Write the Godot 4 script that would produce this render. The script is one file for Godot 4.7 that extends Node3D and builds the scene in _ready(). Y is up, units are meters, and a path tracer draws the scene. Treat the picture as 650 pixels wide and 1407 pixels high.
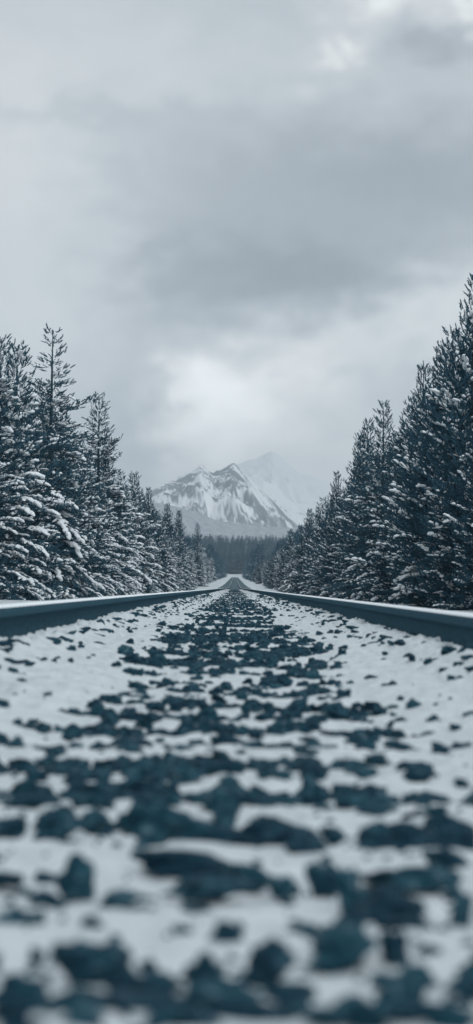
extends Node3D
# A snow-covered single railway line running straight between walls of snowy conifers towards a hazy mountain.
# Forward is -Z. "z" in the helper functions below is the distance ahead of the camera in metres.

const FOCAL := 4200.0        # focal length expressed in pixels of a 1407 pixel high picture
const EYE := 0.235

var rng := RandomNumberGenerator.new()
var noise := FastNoiseLite.new()
var fine := FastNoiseLite.new()
var M := {}
var taken := {}

# ------------------------------------------------------------------ helpers
func numbered(called: String) -> String:
	var n: int = taken.get(called, 0)
	taken[called] = n + 1
	return called if n == 0 else "%s_%03d" % [called, n]

func tag(o: Node, label := "", category := "", group := "", kind := "") -> Node:
	if label: o.set_meta("label", label)
	if category: o.set_meta("category", category)
	if group: o.set_meta("group", group)
	if kind: o.set_meta("kind", kind)
	return o

func lin(r: float, g: float, b: float) -> Color:
	return Color(r, g, b).linear_to_srgb()

func mesh_of(v: PackedVector3Array, n = null, c = null, idx = null, uv = null) -> ArrayMesh:
	var a := []
	a.resize(Mesh.ARRAY_MAX)
	a[Mesh.ARRAY_VERTEX] = v
	if n != null: a[Mesh.ARRAY_NORMAL] = n
	if c != null: a[Mesh.ARRAY_COLOR] = c
	if idx != null: a[Mesh.ARRAY_INDEX] = idx
	if uv != null: a[Mesh.ARRAY_TEX_UV] = uv
	var m := ArrayMesh.new()
	m.add_surface_from_arrays(Mesh.PRIMITIVE_TRIANGLES, a)
	return m

func put(called: String, m: Mesh, mat: Material, parent: Node = self) -> MeshInstance3D:
	var o := MeshInstance3D.new()
	o.name = numbered(called) if parent == self else called
	o.mesh = m
	o.material_override = mat
	parent.add_child(o, true)
	return o

# a grid of points (rows x cols) as a smooth sheet; the front looks up for columns running +x and rows running -z
func sheet(p: PackedVector3Array, rows: int, cols: int, colors = null) -> ArrayMesh:
	var idx := PackedInt32Array()
	for r in rows - 1:
		for c in cols - 1:
			var a := r * cols + c
			var b := a + cols
			idx.append_array(PackedInt32Array([a, b, a + 1, a + 1, b, b + 1]))
	var n := PackedVector3Array()
	n.resize(p.size())
	for r in rows:
		for c in cols:
			var l := p[r * cols + maxi(c - 1, 0)]
			var rr := p[r * cols + mini(c + 1, cols - 1)]
			var d := p[maxi(r - 1, 0) * cols + c]
			var u := p[mini(r + 1, rows - 1) * cols + c]
			n[r * cols + c] = (rr - l).cross(u - d).normalized()
	return mesh_of(p, n, colors, idx)

func noise_tex(freq: float, oct: int, ramp: Array, size := 512, seed_ := 1, kind := FastNoiseLite.TYPE_SIMPLEX_SMOOTH) -> NoiseTexture2D:
	var f := FastNoiseLite.new()
	f.seed = seed_
	f.noise_type = kind
	f.frequency = freq
	f.fractal_octaves = oct
	var t := NoiseTexture2D.new()
	t.width = size
	t.height = size
	t.seamless = true
	t.noise = f
	if ramp:
		var g := Gradient.new()
		g.offsets = PackedFloat32Array(ramp.map(func(e): return e[0]))
		g.colors = PackedColorArray(ramp.map(func(e): return e[1]))
		t.color_ramp = g
	return t

func bump_tex(freq: float, oct: int, strength: float, seed_ := 5) -> NoiseTexture2D:
	var t := noise_tex(freq, oct, [], 512, seed_)
	t.as_normal_map = true
	t.bump_strength = strength
	return t

func plain(c: Color, rough := 0.9) -> StandardMaterial3D:
	var m := StandardMaterial3D.new()
	m.albedo_color = c
	m.roughness = rough
	m.metallic_specular = 0.3
	return m

func rise(z: float) -> float:   # the line is level, then climbs gently from about 350 m on
	var s := maxf(0.0, z - 345.0)
	return 0.0044 * s * s / (s + 110.0)

func verge(z: float) -> float:
	return lerpf(lerpf(-0.42, -0.82, smoothstep(108.0, 130.0, z)), -0.06, smoothstep(400.0, 700.0, z))

func hill(z: float) -> float:   # wooded rise where the line curves out of sight
	var s := clampf((z - 1980.0) / 700.0, 0.0, 1.0)
	var b := smoothstep(2800.0, 4200.0, z)
	return (27.0 * s * (0.6 + 0.4 * s)) * (1.0 - b)

func ground_y(x: float, z: float) -> float:
	var ax := absf(x)
	var k := smoothstep(2.05, 3.3, ax)
	var y := lerpf(-0.16, verge(z), k)
	y += k * (0.10 * noise.get_noise_2d(x * 4.0, z * 1.5) + 0.05 * noise.get_noise_2d(x * 16.0 + 90.0, z * 8.0))
	y += 0.6 * smoothstep(7.0, 30.0, ax) * (0.5 + noise.get_noise_2d(x * 0.6, z * 0.2))
	return y + rise(minf(z, 2100.0)) * (1.0 - smoothstep(2800.0, 5000.0, z)) + hill(z)

# ------------------------------------------------------------------ sky
func cloud_value(px: float, py: float) -> float:
	# tone of the overcast at a place of the frame's own 650 x 1407 scale (1 unit = 0.0136 degrees)
	var wx := px + 46.0 * noise.get_noise_2d(px * 0.55, py * 0.9) + 16.0 * noise.get_noise_2d(px * 2.4 + 400.0, py * 3.0)
	var wy := py + 34.0 * noise.get_noise_2d(px * 0.5 + 900.0, py * 0.9) + 10.0 * noise.get_noise_2d(px * 2.2 + 700.0, py * 3.0)
	var v := 0.0
	# [x, y, half width, half height, turn, amount]
	for e in [
		[30, 130, 150, 110, 0.0, 0.22], [20, 280, 130, 120, 0.0, 0.32], [105, 130, 60, 22, -0.35, -0.16], [60, 165, 190, 14, 0.0, -0.16],
		[230, 100, 90, 60, 0.0, 0.14], [448, 76, 30, 14, -0.8, 0.55], [460, 66, 90, 46, -0.3, 0.24], [510, -8, 60, 22, 0.0, 0.9], [638, 8, 34, 28, 0.3, 0.8],
		[600, 62, 80, 24, -0.15, -0.42], [560, 130, 160, 60, 0.0, 0.05], [440, 20, 200, 40, 0.0, -0.12], [420, 240, 300, 90, -0.1, -0.42], [620, 270, 150, 90, 0, -0.24],
		[410, 375, 190, 44, 0.02, -0.42], [330, 330, 160, 30, 0.0, -0.14], [330, 430, 190, 44, 0.0, -0.26], [240, 440, 70, 50, 0.2, -0.18],
		[165, 325, 40, 18, 0.0, 0.16], [305, 570, 86, 98, 0.1, 0.78], [400, 560, 80, 60, 0.0, 0.2], [268, 530, 46, 50, 0.0, 0.42], [430, 500, 120, 42, -0.42, 0.42],
		[620, 410, 120, 50, -0.35, 0.55], [560, 520, 110, 46, -0.45, -0.06], [180, 590, 56, 90, 0.0, -0.28], [60, 450, 110, 70, 0.0, 0.25],
		[340, 640, 160, 44, 0.0, 0.12], [480, 620, 70, 50, 0.0, 0.32], [20, 30, 120, 40, 0.0, -0.02],
	]:
		var dx: float = wx - e[0]
		var dy: float = wy - e[1]
		var ca := cos(e[4])
		var sa := sin(e[4])
		var u: float = (dx * ca + dy * sa) / e[2]
		var w: float = (-dx * sa + dy * ca) / e[3]
		v += e[5] * exp(-0.8 * (u * u + w * w))
	# crisp left edge of the bright gap above the mountain, and the flat base of the dark bank
	v += 0.16 * smoothstep(222.0, 236.0, wx) * (1.0 - smoothstep(300.0, 420.0, wx)) * smoothstep(488.0, 512.0, wy) * (1.0 - smoothstep(600.0, 680.0, wy))
	v -= 0.10 * smoothstep(150.0, 240.0, wx) * (1.0 - smoothstep(500.0, 600.0, wx)) * smoothstep(330.0, 372.0, wy) * (1.0 - smoothstep(398.0, 420.0, wy))
	v += 0.10 * smoothstep(148.0, 166.0, wy + 6.0) * -1.0 * (1.0 - smoothstep(120.0, 330.0, wx)) * (1.0 - smoothstep(180.0, 230.0, wy))
	return v

func sky_color(v: float, e: float) -> Color:
	# overcast that is a little brighter low down, all the way round
	var l := 0.58 * (1.0 + 0.5 * exp(-maxf(e, 0.0) * 10.0)) * (1.0 + 0.62 * v)
	var cool := clampf(0.5 - v * 0.9, 0.0, 1.0)
	return Color(l * lerpf(0.985, 0.90, cool), l * lerpf(1.03, 1.03, cool), l * lerpf(1.05, 1.15, cool))

func make_sky() -> PanoramaSkyMaterial:
	var w := 512
	var h := 256
	var low := Image.create(w, h, false, Image.FORMAT_RGBF)
	var big := FastNoiseLite.new()
	big.seed = 21
	big.frequency = 2.2
	big.fractal_octaves = 5
	for y in h:
		var e := (0.5 - (y + 0.5) / h) * PI
		for x in w:
			var a := ((x + 0.5) / w - 0.5) * TAU
			var ee := maxf(e, 0.0)
			var d := Vector3(sin(a) * cos(ee), sin(ee), -cos(a) * cos(ee))
			var v := 0.55 * big.get_noise_3d(d.x * 1.6, d.y * 4.0, d.z * 1.6) + 0.05
			low.set_pixel(x, y, sky_color(v, e))
	low.resize(4096, 2048, Image.INTERPOLATE_CUBIC)
	var k := 4096.0 / TAU
	for y in range(720, 1040):
		var e2 := (1024.0 - y - 0.5) / k
		var py := 807.0 - e2 * FOCAL
		for x in range(2048 - 150, 2048 + 150):
			var a2 := (x + 0.5 - 2048.0) / k
			var px := 325.0 + a2 * FOCAL
			var edge := smoothstep(150.0, 95.0, absf(x - 2048.0)) * smoothstep(720.0, 850.0, y)
			if edge <= 0.0:
				continue
			low.set_pixel(x, y, low.get_pixel(x, y).lerp(sky_color(cloud_value(px, py), e2), edge))
	var m := PanoramaSkyMaterial.new()
	m.panorama = ImageTexture.create_from_image(low)
	return m

# ------------------------------------------------------------------ camera, air and light
func set_up_view() -> void:
	var cam := Camera3D.new()
	cam.name = "camera"
	add_child(cam)
	cam.position = Vector3(0, EYE, 0)
	cam.rotation = Vector3(deg_to_rad(1.412), deg_to_rad(-0.01), deg_to_rad(1.06))
	cam.fov = 19.02
	cam.near = 0.05
	cam.far = 60000.0
	var at := CameraAttributesPhysical.new()
	at.frustum_focal_length = 71.63
	at.frustum_near = 0.05
	at.frustum_far = 60000.0
	at.frustum_focus_distance = 48.0
	at.exposure_aperture = 6.4
	cam.attributes = at
	cam.current = true

	var env := Environment.new()
	env.background_mode = Environment.BG_SKY
	env.sky = Sky.new()
	env.sky.sky_material = make_sky()
	env.sky_rotation = Vector3(0, PI, 0)   # the panorama's middle lies straight ahead
	env.tonemap_mode = Environment.TONE_MAPPER_LINEAR
	env.tonemap_exposure = 1.0
	env.sdfgi_enabled = true
	env.ssao_enabled = true
	env.ssil_enabled = true
	env.fog_enabled = true
	env.fog_density = 0.000085
	env.fog_light_color = Color(0.90, 0.96, 1.0)
	var we := WorldEnvironment.new()
	we.name = "air"
	we.environment = env
	add_child(we)

	var sun := DirectionalLight3D.new()
	sun.name = "sun"
	sun.light_energy = 0.45
	sun.light_color = Color(0.97, 0.985, 1.0)
	sun.light_angular_distance = 22.0
	sun.shadow_enabled = true
	add_child(sun)
	sun.look_at_from_position(Vector3(0.55, 1.1, 0.85), Vector3.ZERO)

# ------------------------------------------------------------------ materials
func make_materials() -> void:
	var snow := plain(Color.WHITE, 0.85)
	snow.albedo_texture = noise_tex(0.02, 4, [[0.0, lin(0.42, 0.47, 0.50)], [0.45, lin(0.545, 0.595, 0.615)], [1.0, lin(0.64, 0.685, 0.70)]], 512, 3)
	snow.uv1_triplanar = true
	snow.uv1_world_triplanar = true
	snow.uv1_scale = Vector3.ONE * 1.7
	snow.normal_enabled = true
	snow.normal_texture = bump_tex(0.06, 4, 4.0, 7)
	snow.normal_scale = 1.0
	M.snow = snow
	var far_snow: StandardMaterial3D = snow.duplicate()
	far_snow.uv1_scale = Vector3.ONE * 0.08
	M.ground = far_snow
	M.tree_snow = plain(lin(0.82, 0.86, 0.88), 0.9)

	var stone := plain(Color.WHITE, 0.7)
	stone.albedo_texture = noise_tex(0.03, 5, [[0.0, lin(0.003, 0.025, 0.041)], [0.5, lin(0.009, 0.053, 0.078)], [0.72, lin(0.020, 0.078, 0.108)], [0.82, lin(0.11, 0.18, 0.21)], [1.0, lin(0.30, 0.37, 0.40)]], 512, 11)
	stone.uv1_triplanar = true
	stone.uv1_world_triplanar = true
	stone.uv1_scale = Vector3.ONE * 4.0
	stone.normal_enabled = true
	stone.normal_texture = bump_tex(0.05, 4, 6.0, 12)
	M.stone = stone
	var stone2: StandardMaterial3D = stone.duplicate()
	stone2.albedo_color = Color(0.86, 0.9, 0.92)
	M.stone2 = stone2
	var stone3: StandardMaterial3D = stone.duplicate()
	stone3.albedo_color = Color(0.72, 0.8, 0.84)
	M.stone3 = stone3
	var bed: StandardMaterial3D = stone.duplicate()
	bed.albedo_texture = noise_tex(0.09, 4, [[0.0, lin(0.025, 0.055, 0.07)], [0.5, lin(0.05, 0.10, 0.12)], [0.76, lin(0.07, 0.13, 0.155)], [0.82, lin(0.55, 0.62, 0.65)], [1.0, lin(0.7, 0.76, 0.78)]], 512, 13)
	bed.uv1_scale = Vector3.ONE * 0.6
	M.bed = bed

	var rust := plain(Color.WHITE, 0.75)
	rust.albedo_texture = noise_tex(0.02, 5, [[0.0, lin(0.034, 0.080, 0.110)], [0.6, lin(0.044, 0.100, 0.132)], [1.0, lin(0.060, 0.125, 0.160)]], 512, 17)
	rust.uv1_triplanar = true
	rust.uv1_world_triplanar = true
	rust.uv1_scale = Vector3(3.0, 3.0, 0.8)
	rust.normal_enabled = true
	rust.normal_texture = bump_tex(0.08, 3, 2.0, 18)
	rust.normal_scale = 0.4
	rust.roughness = 1.0
	rust.metallic_specular = 0.08
	M.rail = rust
	var steel := plain(lin(0.80, 0.84, 0.86), 0.9)  # wheel-polished band; its pale matte colour paints in the sky's reflection
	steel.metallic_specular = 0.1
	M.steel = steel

	M.needles = [plain(lin(0.044, 0.118, 0.166), 0.8), plain(lin(0.050, 0.128, 0.176), 0.8), plain(lin(0.039, 0.108, 0.154), 0.8)]
	var bark := plain(Color.WHITE, 0.95)
	bark.albedo_texture = noise_tex(0.04, 4, [[0.0, lin(0.018, 0.046, 0.062)], [1.0, lin(0.055, 0.10, 0.125)]], 256, 23)
	bark.uv1_triplanar = true
	bark.uv1_scale = Vector3(2, 0.6, 2)
	M.bark = bark
	var mt := plain(Color.WHITE, 0.95)
	mt.vertex_color_use_as_albedo = true
	M.mountain = mt

# ------------------------------------------------------------------ ground
func signed_steps(a: Array) -> Array:
	var o := []
	for i in range(a.size() - 1, -1, -1):
		o.append(-a[i])
	for e in a:
		o.append(e)
	return o

func build_ground() -> void:
	var xs := signed_steps([1.2, 1.9, 2.05, 2.4, 2.8, 3.3, 4, 4.8, 5.6, 6.4, 7.2, 8, 9, 10, 11.5, 13, 15, 18, 22, 27, 34, 45, 60, 85, 130, 220, 400, 800, 2400])
	var zs := [-300.0, -60.0, -10.0, 0.0]
	var z := 1.0
	while z < 14000.0:
		zs.append(z)
		z *= 1.022 if z < 3000.0 else 1.12
	var p := PackedVector3Array()
	for zz in zs:
		for x in xs:
			p.append(Vector3(x, ground_y(x, zz), -zz))
	tag(put("ground", sheet(p, zs.size(), xs.size()), M.ground), "", "", "", "structure")

# ------------------------------------------------------------------ track
func tie_gap(z: float) -> float:   # distance from the nearest sleeper's centre line
	var ph := (z - 2.12) / 0.56
	return absf(ph - roundf(ph)) * 0.56

func snow_height(x: float, z: float) -> float:
	var ax := absf(x)
	var on_tie := 1.0 - smoothstep(0.085, 0.17, tie_gap(z) + 0.03 * fine.get_noise_2d(x * 6.0, z * 6.0))
	var mid := 1.0 - smoothstep(0.24, 0.44, ax + 0.08 * noise.get_noise_2d(x * 9.0, z * 5.0))
	var loaded := clampf(0.75 + 1.6 * noise.get_noise_2d(roundf((z - 2.12) / 0.56) * 77.0, x * 26.0), 0.0, 1.0)   # some sleepers are swept bare
	on_tie *= lerpf(1.0, loaded, mid * smoothstep(3.0, 4.5, z))
	var calm := lerpf(0.45, 1.0, smoothstep(2.8, 4.0, z))
	var y := -0.004 + 0.014 * calm * on_tie - 0.008 * (1.0 - on_tie) - 0.012 * mid * smoothstep(3.0, 5.0, z)
	y += 0.009 * calm * noise.get_noise_2d(x * 55.0, z * 30.0) + 0.010 * calm * fine.get_noise_2d(x * 26.0, z * 20.0) + 0.003 * fine.get_noise_2d(x * 70.0, z * 60.0)
	var bank := smoothstep(0.47, 0.655, ax)
	var rip := sin(z * TAU / 0.21 + ax * 26.0 + 3.0 * noise.get_noise_2d(z * 9.0, signf(x) * 40.0))
	y += bank * (0.038 + 0.013 * rip + 0.018 * noise.get_noise_2d(x * 20.0, z * 14.0) + 0.012 * fine.get_noise_2d(x * 30.0, z * 40.0))
	y += smoothstep(0.3, 0.5, ax) * 0.006
	return y

func build_bed() -> Node3D:
	# stone ballast under everything, from shoulder to shoulder
	var xs := [-2.75, -2.1, -1.85, -1.2, -0.85, -0.6, -0.3, 0.0, 0.3, 0.6, 0.85, 1.2, 1.85, 2.1, 2.75]
	var zs := []
	var z := 0.4
	while z < 2060.0:
		zs.append(z)
		z *= 1.015
	var p := PackedVector3Array()
	for zz in zs:
		for x in xs:
			var ax := absf(x)
			var y := -0.05 if ax < 1.9 else (-0.11 if ax < 2.3 else -0.36)
			y += 0.02 * noise.get_noise_2d(x * 40.0, zz * 20.0)
			p.append(Vector3(x, y + rise(zz), -zz))
	var bed := put("ballast_bed", sheet(p, zs.size(), xs.size()), M.bed)
	tag(bed, "", "", "", "structure")

	# snow lying between the rails, fine near the camera
	var rows := []
	z = 0.9
	while z < 335.0:
		rows.append(z)
		z += maxf(0.009, (0.0031 if z < 40.0 else 0.006) * z)
	var xcols := []
	for c in 36: xcols.append(0.0 if c == 0 else 0.0135 * c)
	for c in 37: xcols.append(0.486 + 0.0063 * c)
	xcols = signed_steps(xcols.slice(1))
	var cols := xcols.size()
	p = PackedVector3Array()
	for zz in rows:
		for c in cols:
			var x: float = xcols[c]
			var y := snow_height(x, zz)
			p.append(Vector3(x, y - 0.12 * smoothstep(300.0, 334.0, zz) + rise(zz), -zz))
	tag(put("snow_cover", sheet(p, rows.size(), cols), M.snow), "", "", "", "structure")

	# snow over the shoulders outside the rails
	for s in [-1.0, 1.0]:
		rows = []
		z = 0.9
		while z < 345.0:
			rows.append(z)
			z *= 1.012
		p = PackedVector3Array()
		var across := [0.795, 0.85, 0.95, 1.1, 1.3, 1.5, 1.7, 1.9, 2.1, 2.4, 2.9, 3.4]
		if s < 0:
			across.reverse()
		for zz in rows:
			for a in across:
				var ya := -0.03 + 0.03 * noise.get_noise_2d(a * 30.0, zz * 12.0) if a < 1.95 else lerpf(-0.03, verge(zz) + 0.03, smoothstep(1.95, 3.3, a))
				if a < 0.9: ya += 0.04
				p.append(Vector3(s * a, ya - 0.2 * smoothstep(300.0, 344.0, zz) + rise(zz), -zz))
		tag(put("snow_shoulder", sheet(p, rows.size(), across.size()), M.snow), "", "", "", "structure")
	return bed

func stone_mesh(k: int) -> ArrayMesh:
	# a lump of broken rock: a ball cut by a dozen random planes
	var r := RandomNumberGenerator.new()
	r.seed = 900 + k
	var planes := []
	for i in 13:
		var n := Vector3(r.randfn(), r.randfn(), r.randfn()).normalized()
		planes.append([n, r.randf_range(0.48, 0.92)])
	var ball := SphereMesh.new()
	ball.radius = 1.0
	ball.height = 2.0
	ball.radial_segments = 12
	ball.rings = 8
	var rough := FastNoiseLite.new()
	rough.seed = k
	rough.frequency = 1.1
	rough.fractal_octaves = 3
	var src := ball.get_mesh_arrays()
	var v: PackedVector3Array = src[Mesh.ARRAY_VERTEX]
	var idx: PackedInt32Array = src[Mesh.ARRAY_INDEX]
	for i in v.size():
		var d := v[i].normalized()
		var s := 1.0
		for q in planes:
			var dn: float = d.dot(q[0])
			if dn > 0.01: s = minf(s, q[1] / dn)
		v[i] = d * s * (1.0 + 0.55 * rough.get_noise_3dv(d * 1.3))
	var box := AABB(v[0], Vector3.ZERO)
	for q in v: box = box.expand(q)
	for i in v.size():
		v[i] = (v[i] - box.get_center()) / box.size
	var flat := PackedVector3Array()
	for i in range(0, idx.size(), 3):
		if v[idx[i]].distance_to(v[idx[i + 1]]) < 1e-4 or v[idx[i + 1]].distance_to(v[idx[i + 2]]) < 1e-4 or v[idx[i]].distance_to(v[idx[i + 2]]) < 1e-4:
			continue
		flat.append_array([v[idx[i]], v[idx[i + 1]], v[idx[i + 2]]])
	var nn := PackedVector3Array()
	for i in range(0, flat.size(), 3):
		var n2 := (flat[i + 2] - flat[i]).cross(flat[i + 1] - flat[i]).normalized()
		nn.append_array([n2, n2, n2])
	return mesh_of(flat, nn)

func build_stones(bed: Node3D) -> void:
	var kinds := []
	for k in 8:
		kinds.append(stone_mesh(k))
	var mats := [M.stone, M.stone2, M.stone3]
	# stones nearest the camera, [x, distance, width, height] in metres
	var near := [
	[-0.215, 2.89, 0.048, 0.021], [-0.214, 3.18, 0.045, 0.014], [-0.166, 2.94, 0.052, 0.027], [-0.136, 3.05, 0.033, 0.018], [-0.095, 3.02, 0.043, 0.027],
	[-0.064, 2.93, 0.056, 0.031], [-0.032, 2.87, 0.055, 0.024], [-0.005, 2.85, 0.034, 0.020], [0.036, 2.87, 0.061, 0.027], [0.068, 2.92, 0.028, 0.014],
	[0.098, 2.93, 0.024, 0.013], [0.139, 2.87, 0.048, 0.024], [0.164, 2.84, 0.054, 0.026], [0.202, 2.90, 0.062, 0.029], [-0.119, 2.36, 0.031, 0.033],
	[-0.137, 2.28, 0.024, 0.012], [-0.081, 2.31, 0.033, 0.011], [-0.182, 2.45, 0.036, 0.009], [-0.040, 2.56, 0.079, 0.020], [-0.013, 2.40, 0.074, 0.016],
	[0.014, 2.48, 0.041, 0.017], [0.041, 2.42, 0.025, 0.013], [0.075, 2.46, 0.029, 0.021], [0.092, 2.37, 0.020, 0.026], [0.125, 2.53, 0.054, 0.009],
	[0.157, 2.51, 0.060, 0.014], [0.183, 2.60, 0.037, 0.016], [-0.146, 2.10, 0.040, 0.009], [-0.082, 1.88, 0.049, 0.022], [-0.122, 1.96, 0.011, 0.007],
	[-0.002, 2.03, 0.023, 0.013], [0.026, 1.90, 0.034, 0.024], [0.050, 2.09, 0.025, 0.009], [0.074, 1.98, 0.045, 0.027], [0.120, 2.14, 0.039, 0.008],
	[0.108, 1.99, 0.019, 0.020], [0.132, 2.01, 0.017, 0.006], [0.162, 2.14, 0.017, 0.021], [-0.120, 1.75, 0.032, 0.017], [-0.087, 1.69, 0.040, 0.013],
	[-0.059, 1.80, 0.027, 0.013], [-0.050, 1.71, 0.057, 0.014], [-0.016, 1.86, 0.027, 0.019], [-0.005, 1.74, 0.050, 0.019], [0.007, 1.67, 0.048, 0.015],
	[-0.114, 1.61, 0.024, 0.012], [-0.076, 1.61, 0.024, 0.010], [-0.033, 1.61, 0.024, 0.012], [0.035, 1.80, 0.034, 0.009], [0.041, 1.69, 0.024, 0.010],
	[0.063, 1.63, 0.047, 0.016], [0.098, 1.76, 0.034, 0.018], [0.097, 1.65, 0.039, 0.016], [0.116, 1.62, 0.025, 0.014], [-0.120, 1.89, 0.009, 0.005]]
	rng.seed = 77
	var all := []   # [transform]
	for e in near:
		var h: float = e[3]
		var w: float = e[2]
		var b := Basis(Vector3.UP, rng.randf_range(-0.3, 0.3)) * Basis.from_scale(Vector3(w * 1.1, h * 1.5, clampf(w * 0.8, 0.014, 0.045)))
		all.append(Transform3D(b, Vector3(e[0], maxf(snow_height(e[0], e[1]), -0.004) + h * 0.24, -e[1])))
		# chips and half-hidden neighbours round each of them
		for kx in rng.randi_range(0, 2):
			var cs := w * rng.randf_range(0.25, 0.55)
			var cx: float = e[0] + w * rng.randf_range(-0.9, 0.9)
			var cz: float = e[1] + rng.randf_range(-0.03, 0.06)
			var cb := Basis.from_euler(Vector3(rng.randf_range(-0.4, 0.4), rng.randf() * TAU, rng.randf_range(-0.4, 0.4))) * Basis.from_scale(Vector3(cs * 1.3, cs * 0.7, cs))
			all.append(Transform3D(cb, Vector3(cx, snow_height(cx, cz) + cs * 0.08, -cz)))
	# the rest of the ballast, thinning out towards the rails and under the snow on the sleepers
	var z := 1.55
	while z < 330.0:
		var across := 30 if z < 30.0 else (17 if z < 60.0 else 11)
		for i in across:
			var x := rng.randf_range(-0.70, 0.70)
			var zz := z + rng.randf_range(0.0, 0.05)
			if absf(x) / zz > 0.2: continue
			var centre := 1.0 - smoothstep(0.20, 0.40, absf(x) + 0.12 * noise.get_noise_2d(x * 8.0, zz * 6.0))
			var swept := clampf(0.25 - 1.6 * noise.get_noise_2d(roundf((zz - 2.12) / 0.56) * 77.0, x * 26.0), 0.0, 1.0)
			var crib := maxf(smoothstep(0.08, 0.17, tie_gap(zz)), 0.9 * swept)
			var chance := lerpf(0.03, 0.95, centre) * lerpf(0.30, 1.0, crib)
			if zz < 5.5: chance = maxf(chance * 0.85, 0.34 * crib)
			if noise.get_noise_2d(x * 14.0 + 50.0, zz * 10.0) < -0.22: chance *= 0.25
			if zz < 3.2 and absf(x) / zz < 0.085: chance *= 0.10
			elif zz < 3.2: chance *= 0.5
			if rng.randf() > chance: continue
			var s := rng.randf_range(0.017, 0.042) * (1.0 if rng.randf() > 0.12 else 1.4)
			if zz < 3.2: s *= 0.7
			var b2 := Basis.from_euler(Vector3(rng.randf_range(-0.5, 0.5), rng.randf() * TAU, rng.randf_range(-0.5, 0.5)))
			b2 = b2 * Basis.from_scale(Vector3(s * rng.randf_range(0.9, 1.4), s * rng.randf_range(0.55, 0.9), s))
			var y := maxf(snow_height(x, zz), -0.028) + s * rng.randf_range(-0.22, 0.2)
			all.append(Transform3D(b2, Vector3(x, y + rise(zz), -zz)))
		# small stones showing through the bank of snow along the rails
		for sd in [-1.0, 1.0]:
			if z < 70.0 and rng.randf() < 0.10:
				var xb: float = sd * rng.randf_range(0.46, 0.60)
				var s3 := rng.randf_range(0.014, 0.026)
				var b3 := Basis.from_euler(Vector3(0, rng.randf() * TAU, 0)) * Basis.from_scale(Vector3(s3 * 1.3, s3, s3))
				if absf(xb) / z < 0.2:
					all.append(Transform3D(b3, Vector3(xb, snow_height(xb, z) + s3 * 0.05, -z)))
		z += (0.024 if z < 20.0 else (0.03 if z < 60.0 else 0.06))
	# slivers of stone lying in the furrows of the bank beside each rail
	for sd in [-1.0, 1.0]:
		var zf := 3.0
		while zf < 75.0:
			zf += rng.randf_range(0.09, 0.2)
			if rng.randf() < 0.25: continue
			var xf: float = sd * rng.randf_range(0.555, 0.645)
			var b5 := Basis(Vector3.UP, sd * rng.randf_range(0.5, 1.2)) * Basis(Vector3.RIGHT, rng.randf_range(-0.3, 0.3)) * Basis.from_scale(Vector3(0.018, 0.022, 0.075) * rng.randf_range(0.6, 1.15))
			all.append(Transform3D(b5, Vector3(xf, snow_height(xf, zf) + 0.002, -zf)))
	# grit and chips strewn over the snow
	for i in 1700:
		var zg := 1.55 * pow(24.0, rng.randf())
		var xg := rng.randf_range(-0.12, 0.12) * zg
		if absf(xg) > 0.62: continue
		if noise.get_noise_2d(xg * 22.0 + 300.0, zg * 14.0) < 0.02: continue
		var sg := rng.randf_range(0.0025, 0.008) * (1.0 if rng.randf() > 0.1 else 1.7)
		var bg := Basis(Vector3.UP, rng.randf() * TAU) * Basis.from_scale(Vector3(sg * 1.6, sg, sg))
		all.append(Transform3D(bg, Vector3(xg, snow_height(xg, zg) + sg * 0.15, -zg)))
	# those that show largest first: they become single stones
	var seen := all.filter(func(t): return absf(t.origin.x) < -0.08 * t.origin.z)
	var aside := all.filter(func(t): return absf(t.origin.x) >= -0.08 * t.origin.z)
	seen.sort_custom(func(a, b): return a.basis.get_scale().x / -a.origin.z > b.basis.get_scale().x / -b.origin.z)
	all = seen + aside
	var rest := {}
	for i in all.size():
		var k := rng.randi_range(0, 7)
		var m := rng.randi_range(0, 2)
		if i < 300:
			var o := put("stone", kinds[k], mats[m], bed)
			o.transform = all[i]
		else:
			var key := k * 3 + m
			if not rest.has(key): rest[key] = []
			rest[key].append(all[i])
	var heap := Node3D.new()
	heap.name = "loose_stones"
	heap.set_meta("kind", "stuff")
	bed.add_child(heap, true)
	for key in rest:
		var mm := MultiMesh.new()
		mm.transform_format = MultiMesh.TRANSFORM_3D
		mm.mesh = kinds[key / 3]
		mm.instance_count = rest[key].size()
		for i in rest[key].size():
			mm.set_instance_transform(i, rest[key][i])
		var mi := MultiMeshInstance3D.new()
		mi.name = "stones"
		mi.multimesh = mm
		mi.material_override = mats[key % 3]
		heap.add_child(mi, true)

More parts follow.
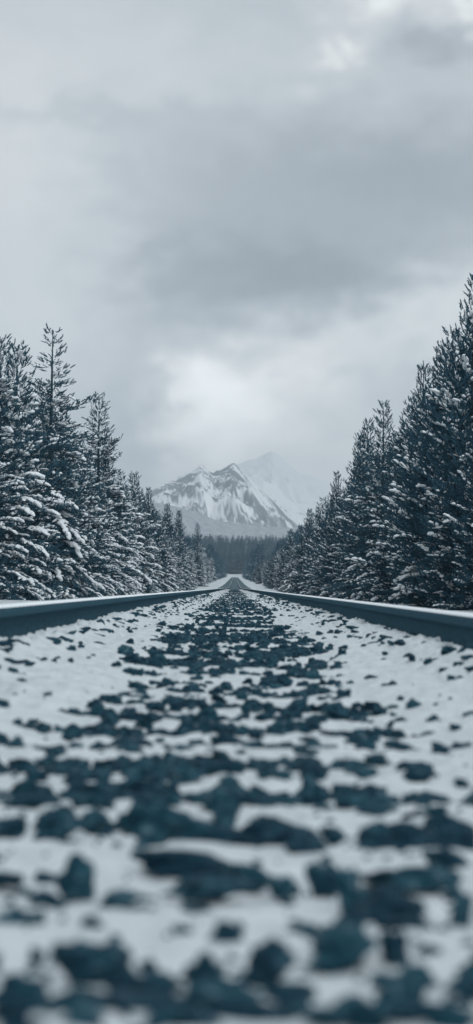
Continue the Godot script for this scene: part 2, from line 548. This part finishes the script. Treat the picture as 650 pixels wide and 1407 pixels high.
func build_rail(side: float, label: String) -> void:
	# rail profile, x outwards from the gauge face, y up from the foot
	var foot := [Vector2(0.036, 0.0), Vector2(-0.032, 0.0), Vector2(-0.032, 0.010), Vector2(0.022, 0.026), Vector2(0.028, 0.034), Vector2(0.028, 0.112), Vector2(0.024, 0.120), Vector2(0.0015, 0.127), Vector2(0.0, 0.131), Vector2(0.0, 0.1535), Vector2(0.0012, 0.1580)]
	var crown := [Vector2(0.0012, 0.1580), Vector2(0.0045, 0.1622), Vector2(0.0100, 0.1652), Vector2(0.018, 0.1668), Vector2(0.038, 0.1677)]
	var edge := [Vector2(0.038, 0.1677), Vector2(0.052, 0.1670), Vector2(0.062, 0.1652), Vector2(0.0675, 0.1622), Vector2(0.0708, 0.1580)]
	var back := []
	for i in range(foot.size() - 1, -1, -1):
		back.append(Vector2(0.072 - foot[i].x, foot[i].y))
	var root := Node3D.new()
	root.name = numbered("steel_rail")
	add_child(root)
	tag(root, label, "rail", "rails of the track")
	var zs := []
	var z := 0.5
	while z < 2060.0:
		zs.append(z)
		z *= 1.02
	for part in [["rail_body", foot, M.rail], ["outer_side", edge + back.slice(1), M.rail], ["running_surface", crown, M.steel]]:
		var prof: Array = part[1]
		var p := PackedVector3Array()
		for zz in zs:
			var wob := 0.0015 * noise.get_noise_1d(zz * 2.0 + side * 50.0)
			for q in prof:
				var qx: float = q.x
				var qy: float = q.y
				p.append(Vector3(side * (0.7175 + qx) + wob, qy - 0.001 + rise(zz), -zz))
		var idx := PackedInt32Array()
		var cols := prof.size()
		for r in zs.size() - 1:
			for c in cols - 1:
				var a := r * cols + c
				var b := a + cols
				if side > 0: idx.append_array(PackedInt32Array([a, b, a + 1, a + 1, b, b + 1]))
				else: idx.append_array(PackedInt32Array([a, a + 1, b, a + 1, b + 1, b]))
		var st := SurfaceTool.new()
		st.create_from(mesh_of(p, null, null, idx), 0)
		st.generate_normals()
		put(part[0], st.commit(), part[2], root)

# ------------------------------------------------------------------ trees
var shoot_kinds := []
var shoot_small := []
var snow_kinds := []

func make_shoot(k: int, needles: int) -> PackedVector3Array:
	# a needled shoot along +Z, one unit long
	var r := RandomNumberGenerator.new()
	r.seed = 300 + k
	var v := PackedVector3Array()
	var core := 0.055
	for i in 4:
		var a := TAU * i / 4.0
		var b := TAU * (i + 1) / 4.0
		var pa := Vector3(cos(a) * core, sin(a) * core, 0.35)
		var pb := Vector3(cos(b) * core, sin(b) * core, 0.35)
		v.append_array([Vector3(0, 0, -0.05), pb, pa, pa, pb, Vector3(0, 0, 1.0)])
	for i in needles:
		var t := (i + r.randf()) / needles
		var a2 := r.randf() * TAU
		var out := Vector3(cos(a2), sin(a2), 0)
		var side := Vector3(-sin(a2), cos(a2), 0)
		var base := Vector3(0, 0, t * 0.86)
		var reach := r.randf_range(0.13, 0.22) * (1.0 - 0.35 * t)
		var tip := base + out * reach + Vector3(0, 0, r.randf_range(0.12, 0.30))
		var wd := r.randf_range(0.04, 0.075)
		v.append_array([base + side * wd, tip, base - side * wd])
	return v

func make_lump(k: int) -> Array:
	# a soft lump of snow, unit size, flatter underneath
	var r := RandomNumberGenerator.new()
	r.seed = 500 + k
	var ball := SphereMesh.new()
	ball.radius = 0.5
	ball.height = 1.0
	ball.radial_segments = 8
	ball.rings = 4
	var src := ball.get_mesh_arrays()
	var v: PackedVector3Array = src[Mesh.ARRAY_VERTEX]
	var idx: PackedInt32Array = src[Mesh.ARRAY_INDEX]
	var n := FastNoiseLite.new()
	n.seed = k
	n.frequency = 1.4
	for i in v.size():
		var d := v[i]
		var f := 1.0 + 0.55 * n.get_noise_3dv(d * 1.6)
		v[i] = Vector3(d.x * f, d.y * f * (0.45 if d.y < 0.0 else 1.0), d.z * f)
	var st := SurfaceTool.new()
	st.create_from(mesh_of(v, null, null, idx), 0)
	st.generate_normals()
	st.deindex()
	var a := st.commit_to_arrays()
	return [a[Mesh.ARRAY_VERTEX], a[Mesh.ARRAY_NORMAL]]

func add_lump(sv: PackedVector3Array, sn: PackedVector3Array, g: RandomNumberGenerator, at: Vector3, dir: Vector3, size: Vector3) -> void:
	var b := Basis.looking_at(-dir, Vector3.UP if absf(dir.y) < 0.95 else Vector3.RIGHT)
	var lump: Array = snow_kinds[g.randi() % snow_kinds.size()]
	sv.append_array(Transform3D(b * Basis.from_scale(size), at) * (lump[0] as PackedVector3Array))
	sn.append_array(Transform3D(b * Basis.from_scale(Vector3(size.y / size.x, 1.0, size.y / size.z)), Vector3.ZERO) * (lump[1] as PackedVector3Array))

func add_shoot(cv: PackedVector3Array, g: RandomNumberGenerator, kinds: Array, at: Vector3, dir: Vector3, ln: float) -> void:
	var b := Basis.looking_at(-dir, Vector3.UP if absf(dir.y) < 0.95 else Vector3.RIGHT)
	var fat := ln * g.randf_range(0.95, 1.45)
	cv.append_array(Transform3D(b * Basis(Vector3.BACK, g.randf() * TAU) * Basis.from_scale(Vector3(fat, fat, ln)), at) * (kinds[g.randi() % kinds.size()] as PackedVector3Array))

func make_tree(seed_: int, o: Dictionary) -> Dictionary:
	# o: h, r (crown radius), pine (0..1), snow (0..1), size (shoot length), gap (between whorls), low (first branch height)
	var g := RandomNumberGenerator.new()
	g.seed = seed_
	var H: float = o.h
	var R: float = o.r
	var pine: float = o.pine
	var far: bool = o.get("far", false)
	var kinds: Array = shoot_small if far else shoot_kinds
	var cv := PackedVector3Array()
	var sv := PackedVector3Array()
	var sn := PackedVector3Array()
	var lean := Vector3(g.randf_range(-0.2, 0.2), 0, g.randf_range(-0.2, 0.2))
	var ph := g.randf() * TAU
	var odd: bool = o.has("odd")
	var y: float = o.low
	while y < H - 0.22:
		var t := y / H
		var prof := pow(1.0 - t, lerpf(0.86, 0.72, minf(1.0, pine * 2.2))) * (1.0 - 0.18 * smoothstep(0.2, 0.0, t))
		prof = lerpf(prof, pow(1.0 - t * t, 1.2) * 0.78, pine * 0.36)
		var whorl := g.randf_range(0.78, 1.18)
		var count := g.randi_range(4, 6) if t > 0.8 else g.randi_range(5, 7)
		var turn0 := g.randf() * TAU
		for i in count:
			if g.randf() < 0.10: continue
			var az := turn0 + TAU * i / count + g.randf_range(-0.4, 0.4)
			var L: float = R * prof * whorl * g.randf_range(0.62, 1.2) + 0.12
			L *= 1.0 + 0.16 * sin(az * 2.0 + t * 9.0 + ph)
			var d := Vector3(cos(az), 0, sin(az))
			var pitch := lerpf(lerpf(-0.30, 0.75, pow(t, 1.7)), lerpf(0.05, 1.05, t), pine) + g.randf_range(-0.2, 0.2)
			if odd and t > 0.67 and t < 0.75:
				odd = false
				L = 2.1
				d = Vector3(1, 0, 0.1).normalized()
				pitch = 0.38
			var q := Vector3(-d.z, 0, d.x)
			var laden: float = clampf(o.snow * (1.2 - 0.7 * t) * g.randf_range(0.2, 1.7), 0.0, 1.0)
			var curve: float = lerpf(0.06, 0.26, pine) + g.randf_range(-0.15, 0.12) - 0.34 * laden * (1.0 - t)
			var at := lean * t * t + Vector3(0, y + g.randf_range(-1.0, 1.0) * lerpf(0.2, 0.05, t), 0)
			var twigs := maxi(2, int(L * (4.0 if far else 7.5)))
			for j in twigs + 1:
				var tip := j == twigs
				var s := 1.0 if tip else lerpf(0.16 if L > 0.8 else 0.05, 0.96, (j + g.randf()) / twigs)
				var p := at + d * (L * s * cos(pitch)) + Vector3.UP * (L * (sin(pitch) * s + curve * s * s))
				var along := (d * cos(pitch) + Vector3.UP * (sin(pitch) + 2.0 * curve * s)).normalized()
				var side := (1.0 if j % 2 == 0 else -1.0)
				var tl := 0.18 + L * 0.46 * (1.0 - s) * g.randf_range(0.5, 1.1)
				var td := along
				if not tip:
					td = (along * g.randf_range(0.45, 0.9) + q * side * g.randf_range(0.5, 1.0) + Vector3.UP * (g.randf_range(-0.25, 0.3) + 0.35 * pine * t - 0.3 * laden * (1.0 - t))).normalized()
				else:
					tl = 0.12
				var steps := maxi(1, int(tl / (0.26 if far else 0.14)))
				for m in steps:
					var f := (m + g.randf_range(0.2, 0.9)) / steps
					var sp := p + td * tl * f + Vector3(g.randfn(), g.randfn(), g.randfn()) * 0.025 - Vector3.UP * 0.10 * tl * f * f
					var up := lerpf(0.05 + 0.45 * t, 0.85, pine) - 0.3 * laden * (1.0 - t)
					var sd := (td * 0.9 + Vector3(g.randf_range(-0.55, 0.55), g.randf_range(-0.4, 0.45) + up, g.randf_range(-0.55, 0.55))).normalized()
					add_shoot(cv, g, kinds, sp, sd, o.size * g.randf_range(0.7, 1.2))
				if g.randf() < laden * 0.62:
					var w := g.randf_range(0.10, 0.17) * (0.7 + 0.5 * laden)
					add_lump(sv, sn, g, p + td * tl * 0.55 + Vector3.UP * (0.04 + 0.25 * w), td, Vector3(w, w * g.randf_range(0.6, 0.95), maxf(w, tl * g.randf_range(0.5, 0.95))))
			# a bolster of snow along the outer part of a laden branch, hanging over its end
			if L > 0.5 and g.randf() < laden * 1.15:
				var s2 := g.randf_range(0.45, 0.75)
				var fatness := g.randf_range(0.75, 1.4) * (0.68 + 0.6 * laden)
				while s2 < 1.12:
					var pp := at + d * (L * s2 * cos(pitch)) + Vector3.UP * (L * (sin(pitch) * s2 + curve * s2 * s2) + 0.06 - 0.5 * maxf(0.0, s2 - 0.92)) + q * g.randf_range(-0.1, 0.1)
					var dd := (d * cos(pitch) + Vector3.UP * (sin(pitch) + 2.0 * curve * s2 - 0.25 - 1.2 * maxf(0.0, s2 - 0.85)) + q * g.randf_range(-0.3, 0.3)).normalized()
					add_lump(sv, sn, g, pp, dd, Vector3(g.randf_range(0.12, 0.24), g.randf_range(0.11, 0.18), g.randf_range(0.22, 0.42)) * fatness)
					s2 += g.randf_range(0.14, 0.30) / maxf(L, 0.8)
		y += o.gap * g.randf_range(0.75, 1.3) * lerpf(1.0, 1.25, t)
	# leading shoot
	for j in 3:
		var up := Vector3(g.randf_range(-0.08, 0.08), 1, g.randf_range(-0.08, 0.08)).normalized()
		cv.append_array(Transform3D(Basis.looking_at(-up, Vector3.RIGHT) * Basis.from_scale(Vector3(0.2, 0.2, 0.36)), lean + Vector3(0, H - 0.95 + j * 0.28, 0)) * (kinds[0] as PackedVector3Array))
	for i in sn.size():
		sn[i] = sn[i].normalized()
	# trunk with short stubs of limbs
	var tv := PackedVector3Array()
	var sides := 7
	for lv in 10:
		var ta := lv / 10.0
		var tb := (lv + 1) / 10.0
		for c in sides:
			var a0 := TAU * c / sides
			var a1 := TAU * (c + 1) / sides
			var ra := 0.15 * pow(1.0 - ta, 0.8) + 0.012
			var rb := 0.15 * pow(1.0 - tb, 0.8) + 0.012
			var A := lean * ta + Vector3(cos(a0) * ra, H * 0.985 * ta - 0.3 * (1.0 - ta), sin(a0) * ra)
			var B := lean * ta + Vector3(cos(a1) * ra, H * 0.985 * ta - 0.3 * (1.0 - ta), sin(a1) * ra)
			var C := lean * tb + Vector3(cos(a0) * rb, H * 0.985 * tb - 0.3 * (1.0 - tb), sin(a0) * rb)
			var D := lean * tb + Vector3(cos(a1) * rb, H * 0.985 * tb - 0.3 * (1.0 - tb), sin(a1) * rb)
			tv.append_array([A, C, B, B, C, D])
	var st := SurfaceTool.new()
	st.create_from(mesh_of(tv), 0)
	st.index()
	st.generate_normals()
	var cn := PackedVector3Array()
	cn.resize(cv.size())
	for i in range(0, cv.size(), 3):
		var f := (cv[i + 2] - cv[i]).cross(cv[i + 1] - cv[i]).normalized()
		cn[i] = f
		cn[i + 1] = f
		cn[i + 2] = f
	return {"h": H, "trunk": st.commit(), "crown": mesh_of(cv, cn), "snow": mesh_of(sv, sn), "mat": M.needles[seed_ % 3], "tris": cv.size() / 3 + sv.size() / 3}

func tree_node(called: String, t: Dictionary) -> Node3D:
	var root := Node3D.new()
	root.name = called
	put("trunk", t.trunk, M.bark, root)
	var cr := put("crown", t.crown, t.mat, root)
	put("snow_load", t.snow, M.tree_snow, cr)
	return root

func build_trees() -> void:
	for k in 5: shoot_kinds.append(make_shoot(k, 13))
	for k in 3: shoot_small.append(make_shoot(40 + k, 9))
	for k in 5: snow_kinds.append(make_lump(k))
	var kinds := [
		{"h": 13.0, "r": 2.55, "pine": 0.0, "snow": 0.60, "size": 0.31, "gap": 0.27, "low": 0.3, "odd": true},   # tall spruce with one stray branch
		{"h": 13.0, "r": 2.6, "pine": 0.1, "snow": 0.70, "size": 0.31, "gap": 0.275, "low": 0.25},
		{"h": 12.0, "r": 2.3, "pine": 0.3, "snow": 0.85, "size": 0.32, "gap": 0.29, "low": 0.25},
		{"h": 11.0, "r": 2.45, "pine": 0.5, "snow": 0.70, "size": 0.32, "gap": 0.29, "low": 0.25},
		{"h": 12.5, "r": 2.2, "pine": 0.75, "snow": 0.26, "size": 0.32, "gap": 0.27, "low": 0.3},
		{"h": 12.5, "r": 2.3, "pine": 0.95, "snow": 0.32, "size": 0.33, "gap": 0.27, "low": 0.3},
		{"h": 12.5, "r": 2.15, "pine": 0.35, "snow": 0.32, "size": 0.31, "gap": 0.27, "low": 0.3},
		{"h": 10.5, "r": 2.4, "pine": 0.6, "snow": 0.40, "size": 0.33, "gap": 0.27, "low": 0.25},
	]
	var made := []
	var tris := 0
	for k in kinds.size():
		var t := make_tree(40 + k, kinds[k])
		tris += t.tris
		made.append(t)
	var protos := []
	for k in made.size():
		protos.append(tree_node("spruce_tree" if kinds[k].pine < 0.45 else "pine_tree", made[k]))
	rng.seed = 4242
	# the trees that make the skyline: [side, distance out, frame-independent distance ahead, height, kind, label]
	var chief := [
		[-9.2, 118.5, 10.3, 2, "snow-laden spruce cut by the left picture edge"],
		[-9.0, 124.0, 10.7, 3, "blunt-topped pine just right of the left edge tree, behind snowy boughs"],
		[-9.0, 147.0, 13.4, 0, "tallest spire-topped spruce on the left with one branch jutting right"],
		[-9.0, 200.0, 13.5, 1, "pointed spruce next right of the tallest left spruce"],
		[-9.0, 268.0, 11.0, 3, "bushy-topped pine right of the second spire on the left"],
		[-9.0, 319.0, 11.1, 5, "dark round-topped pine midway down the left treeline"],
		[-9.0, 393.0, 11.5, 4, "dark pine top below the left shoulder of the mountain"],
		[-9.0, 485.0, 12.6, 4, "small dark pine top left of the mountain foot"],
		[-9.0, 733.0, 14.0, 6, "distant pine at the lower end of the left treeline"],
		[9.0, 119.0, 13.0, 5, "tallest pine on the right, cut by the picture edge"],
		[9.0, 127.0, 11.7, 7, "bushy pine just left of the tree cut by the right edge"],
		[9.0, 136.0, 12.1, 4, "tall pine with upright finger-like shoots at top right"],
		[9.2, 149.0, 11.9, 5, "ragged pine with stepped left side on the right treeline"],
		[9.0, 159.0, 10.9, 7, "lower bushy pine left of the ragged right pine"],
		[9.0, 186.0, 12.4, 6, "slim spire-topped spruce standing clear on the right treeline"],
		[9.0, 214.0, 12.8, 6, "right one of two thin twin spires on the right treeline"],
		[9.2, 230.0, 12.7, 4, "left one of two thin twin spires on the right treeline"],
		[9.0, 272.0, 11.4, 5, "dark pine stepping down left of the twin spires"],
		[9.0, 316.0, 10.3, 7, "rounded pine right of the hazy mountain foot"],
		[9.0, 375.0, 10.8, 4, "pointed pine top beside the right mountain foot"],
		[8.6, 470.0, 9.6, 5, "lowest pine at the inner end of the right treeline"],
	]
	var spots := []
	for c in chief:
		spots.append(Vector2(c[0], c[1]))
		place_tree(protos[c[3]], made[c[3]].h, c[0], c[1], c[2], 0.0 if c[3] == 0 else rng.randf() * TAU, c[4], "tall conifers that form the skyline")
	# the rest of the front row on both sides
	var nick := {-1.0: ["left edge spruce", "blunt left pine", "tallest left spire", "second left spire", "bushy left pine", "round left pine", "dark left pine", "last left pine"],
		1.0: ["right edge pine", "bushy right pine", "finger-topped pine", "ragged right pine", "low right pine", "slim right spire", "twin spires", "twin spires", "dark stepped pine", "rounded right pine", "pointed right pine", "lowest right pine"]}
	var rank := ["tallest", "second tallest", "third tallest", "fourth tallest", "fifth tallest", "sixth tallest", "seventh tallest", "eighth tallest", "ninth tallest", "tenth tallest", "eleventh tallest", "twelfth tallest"]
	for side in [-1.0, 1.0]:
		var marks := []
		for c in chief:
			if signf(c[0]) == side and c[1] < 500.0: marks.append(c[1])
		var row := []
		var z := 110.0
		while z < 900.0:
			z += (3.3 + z * 0.0125) * rng.randf_range(0.8, 1.25)
			var x: float = side * (9.3 + rng.randf_range(-1.2, 1.5))
			x -= side * (2.8 if side > 0 else 2.0) * smoothstep(380.0, 620.0, z)
			var free := true
			for s in spots:
				if s.distance_to(Vector2(x, z)) < 1.9: free = false
			if not free or absf(x) / z > 0.092: continue
			spots.append(Vector2(x, z))
			var u := absf(x) / z * FOCAL
			var env := 1.06 if side < 0 else lerpf(0.95, 1.10, smoothstep(110.0, 190.0, u))
			var h := minf(12.5, absf(x) * env * rng.randf_range(0.62, 0.98) + 0.7)
			var k := rng.randi_range(1, 3) if side < 0 else rng.randi_range(4, 7)
			if rng.randf() < 0.18: k = rng.randi_range(1, 7)
			row.append([x, z, h, k])
		for i in marks.size() + 1:
			var lo: float = 0.0 if i == 0 else marks[i - 1]
			var hi: float = 1e6 if i == marks.size() else marks[i]
			var some := row.filter(func(e): return e[1] >= lo and e[1] < hi)
			some.sort_custom(func(p1, p2): return p1[2] > p2[2])
			var names: Array = nick[side]
			var last := "left" if side < 0 else "right"
			for n in some.size():
				var e: Array = some[n]
				var label := "small far snowy conifer beyond the %s at the end of the tree wall" % names[-1]
				var group := "far conifers at the end of the %s tree wall" % last
				if i == 0:
					label = "%s snowy conifer in front of the %s" % [rank[mini(n, 11)], names[0]]
					group = "front row conifers of the %s tree wall" % last
				elif i < marks.size():
					var pair := "between the %s and the %s" % [names[i - 1], names[i]] if names[i] != names[i - 1] else "between the two %s" % names[i]
					label = "%s snowy conifer %s" % [rank[mini(n, 11)], pair]
					if n >= 12: label = "short snowy conifer tucked %s" % pair
					group = "front row conifers of the %s tree wall" % last
				place_tree(protos[e[3]], made[e[3]].h, e[0], e[1], e[2], rng.randf() * TAU, label, group)
	for p in protos:
		p.free()
	# woodland behind the front rows and on the rise where the line ends
	var far_kinds := []
	for k in 4:
		far_kinds.append(make_tree(70 + k, {"h": 12.0, "r": 1.75 + 0.15 * k, "pine": 0.25 * k, "snow": [0.16, 0.1, 0.07, 0.05][k], "size": 0.48, "gap": 0.4, "low": 0.3, "far": true}))
	var lists := [[], [], [], []]
	var near_lists := [[], [], [], [], [], [], [], []]
	for side in [-1.0, 1.0]:
		var z := 95.0
		while z < 1990.0:
			var step := 2.2 + z * 0.006
			for row in 4:
				var x: float = side * (12.2 + row * 3.1 + rng.randf_range(-1.3, 1.3))
				if z > 880.0 and row == 0: x = side * ((6.2 if side > 0 else 7.0) + rng.randf_range(0.0, 1.6))
				var h := rng.randf_range(8.0, 11.6)
				var zz := z + rng.randf_range(-1.0, 1.0) * step
				var k := rng.randi_range(1, 3) if side < 0 else rng.randi_range(4, 7)
				if z < 420.0 and row < 2:
					near_lists[k].append(tree_place(made[k].h, x, zz, h, rng.randf() * TAU))
				else:
					lists[rng.randi() % 4].append(tree_place(12.0, x, zz, h, rng.randf() * TAU))
			z += step
	for i in 900:
		lists[rng.randi() % 4].append(tree_place(12.0, rng.randf_range(-46.0, 46.0), rng.randf_range(2062.0, 2190.0), rng.randf_range(7.0, 12.0), rng.randf() * TAU))
	for i in 2200:
		var z2 := rng.randf_range(2000.0, 2760.0)
		var x2 := rng.randf_range(-75.0, 75.0)
		if z2 < 2060.0 and absf(x2) < 5.0: continue
		lists[rng.randi() % 4].append(tree_place(12.0, x2, z2, rng.randf_range(8.0, 13.0), rng.randf() * TAU))
	var wood := Node3D.new()
	wood.name = "forest"
	add_child(wood)
	tag(wood, "dense snowy conifer forest behind the front trees and across the far rise", "forest", "", "stuff")
	for k in 4: scatter(wood, far_kinds[k], lists[k])
	for k in range(1, 8): scatter(wood, made[k], near_lists[k])

func tree_place(own_h: float, x: float, z: float, h: float, turn: float) -> Transform3D:
	var s := h / own_h
	return Transform3D(Basis(Vector3.UP, turn).scaled(Vector3(s * 1.14, s, s * 1.14)), Vector3(x, ground_y(x, z) - 0.05, -z))

func place_tree(proto: Node3D, own_h: float, x: float, z: float, h: float, turn: float, label: String, group: String) -> void:
	var t: Node3D = proto.duplicate()
	t.name = numbered(proto.name)
	add_child(t)
	t.transform = tree_place(own_h, x, z, h, turn)
	tag(t, label, "tree", group)

func scatter(parent: Node3D, t: Dictionary, list: Array) -> void:
	if list.is_empty(): return
	for part in [["trunks", t.trunk, M.bark], ["crowns", t.crown, t.mat], ["snow", t.snow, M.tree_snow]]:
		var mm := MultiMesh.new()
		mm.transform_format = MultiMesh.TRANSFORM_3D
		mm.mesh = part[1]
		mm.instance_count = list.size()
		for i in list.size():
			mm.set_instance_transform(i, list[i])
		var mi := MultiMeshInstance3D.new()
		mi.name = part[0]
		mi.multimesh = mm
		mi.material_override = part[2]
		parent.add_child(mi, true)

# ------------------------------------------------------------------ mountains
func crest(pts: Array, x: float) -> float:
	if x <= pts[0][0]: return pts[0][1]
	for i in pts.size() - 1:
		if x < pts[i + 1][0]:
			var t: float = (x - pts[i][0]) / (pts[i + 1][0] - pts[i][0])
			return lerpf(pts[i][1], pts[i + 1][1], t)
	return pts[-1][1]

# pts: crest line [across, up] in metres; the body falls away in front of and behind the crest
func build_mountain(called: String, pts: Array, z0: float, front: float, back: float, seed_: int, bare: float, tree_top: float, relief := 1.0) -> void:
	var nx := 240
	var nd := 120
	var rn := FastNoiseLite.new()
	rn.seed = seed_
	rn.frequency = 1.0
	rn.fractal_octaves = 5
	rn.fractal_type = FastNoiseLite.FRACTAL_RIDGED
	var sn := FastNoiseLite.new()
	sn.seed = seed_ + 5
	sn.frequency = 1.0
	sn.fractal_octaves = 4
	var x0: float = pts[0][0]
	var x1: float = pts[-1][0]
	var span := x1 - x0
	var p := PackedVector3Array()
	var col := PackedColorArray()
	for r in nd:
		var dd := -1.0 + (1.0 + 0.7) * r / (nd - 1)      # -1 foot in front, 0 crest, 0.7 behind
		dd = signf(dd) * pow(absf(dd), 1.25)
		for c in nx:
			var x := lerpf(x0, x1, float(c) / (nx - 1))
			var k := absf(dd)
			var top := crest(pts, x + dd * span * 0.05 * sn.get_noise_2d(x / span * 3.0, 7.0))
			var ridge := rn.get_noise_2d(x / span * 5.0 + dd * 1.4, dd * 1.6 + 3.0)
			var small := rn.get_noise_2d(x / span * 16.0 + dd * 3.0, dd * 5.0 + 9.0)
			var h := top * pow(1.0 - minf(k, 1.0), 1.15)
			h += top * relief * (0.26 * ridge + 0.07 * small) * smoothstep(0.0, 0.3, k) * (1.0 - k)
			h += top * relief * 0.016 * small * (1.0 - k)
			if k >= 0.999: h = -30.0
			p.append(Vector3(x, h - 20.0 * k, -(z0 + dd * (front if dd < 0.0 else back))))
			var rock := 0.95 * sn.get_noise_2d(x / span * 11.0 + dd * 9.0, dd * 6.0) + 0.6 * sn.get_noise_2d(x / span * 60.0 + dd * 48.0, dd * 22.0) + 0.45 * rn.get_noise_2d(x / span * 30.0 + dd * 30.0, dd * 8.0)
			var cc := Color(0.88, 0.905, 0.92).lerp(Color(0.19, 0.225, 0.25), smoothstep(bare - 0.06, bare + 0.06, rock))
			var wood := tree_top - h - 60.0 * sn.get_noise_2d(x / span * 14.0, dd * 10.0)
			if wood > 0.0: cc = Color(0.42, 0.46, 0.49).lerp(Color(0.26, 0.30, 0.33), clampf(0.5 + 1.2 * sn.get_noise_2d(x / span * 80.0, dd * 60.0), 0.0, 1.0))  # wooded slopes, with the mist over them painted into these pale tones
			col.append(cc)
	# rows run from front to back, as sheet() expects
	tag(put(called, sheet(p, nd, nx, col), M.mountain), "", "", "", "structure")

func frame_crest(list: Array, z0: float) -> Array:   # [degrees-like frame units] -> metres across and up at distance z0
	var o := []
	for e in list:
		o.append([(e[0] - 323.0) / FOCAL * z0, (809.0 - e[1]) / FOCAL * z0])
	return o

func build_mountains() -> void:
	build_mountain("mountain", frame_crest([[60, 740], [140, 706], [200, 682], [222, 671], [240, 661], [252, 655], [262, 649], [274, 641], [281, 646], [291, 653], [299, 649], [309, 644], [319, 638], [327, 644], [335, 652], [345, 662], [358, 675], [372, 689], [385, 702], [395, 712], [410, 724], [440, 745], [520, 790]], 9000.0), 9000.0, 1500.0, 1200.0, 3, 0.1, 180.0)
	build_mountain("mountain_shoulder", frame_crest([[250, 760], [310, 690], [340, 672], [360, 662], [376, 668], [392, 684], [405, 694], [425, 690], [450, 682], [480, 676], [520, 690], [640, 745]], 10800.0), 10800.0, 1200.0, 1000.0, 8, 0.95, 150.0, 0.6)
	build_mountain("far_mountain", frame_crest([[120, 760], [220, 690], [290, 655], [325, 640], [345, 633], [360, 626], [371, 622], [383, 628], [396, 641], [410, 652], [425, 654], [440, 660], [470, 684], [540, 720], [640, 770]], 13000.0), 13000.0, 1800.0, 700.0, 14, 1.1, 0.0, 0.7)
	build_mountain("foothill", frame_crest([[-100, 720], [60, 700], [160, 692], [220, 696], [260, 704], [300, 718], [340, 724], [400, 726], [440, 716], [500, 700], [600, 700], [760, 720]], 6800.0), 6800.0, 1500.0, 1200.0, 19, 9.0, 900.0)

func _ready() -> void:
	noise.seed = 5
	noise.frequency = 0.02
	noise.fractal_octaves = 3
	fine.seed = 8
	fine.frequency = 0.5
	fine.fractal_octaves = 3
	set_up_view()
	make_materials()
	build_ground()
	build_mountains()
	var bed := build_bed()
	build_rail(-1.0, "left steel rail with bright worn top, half buried in snow")
	build_rail(1.0, "right steel rail with bright worn top, half buried in snow")
	build_stones(bed)
	build_trees()
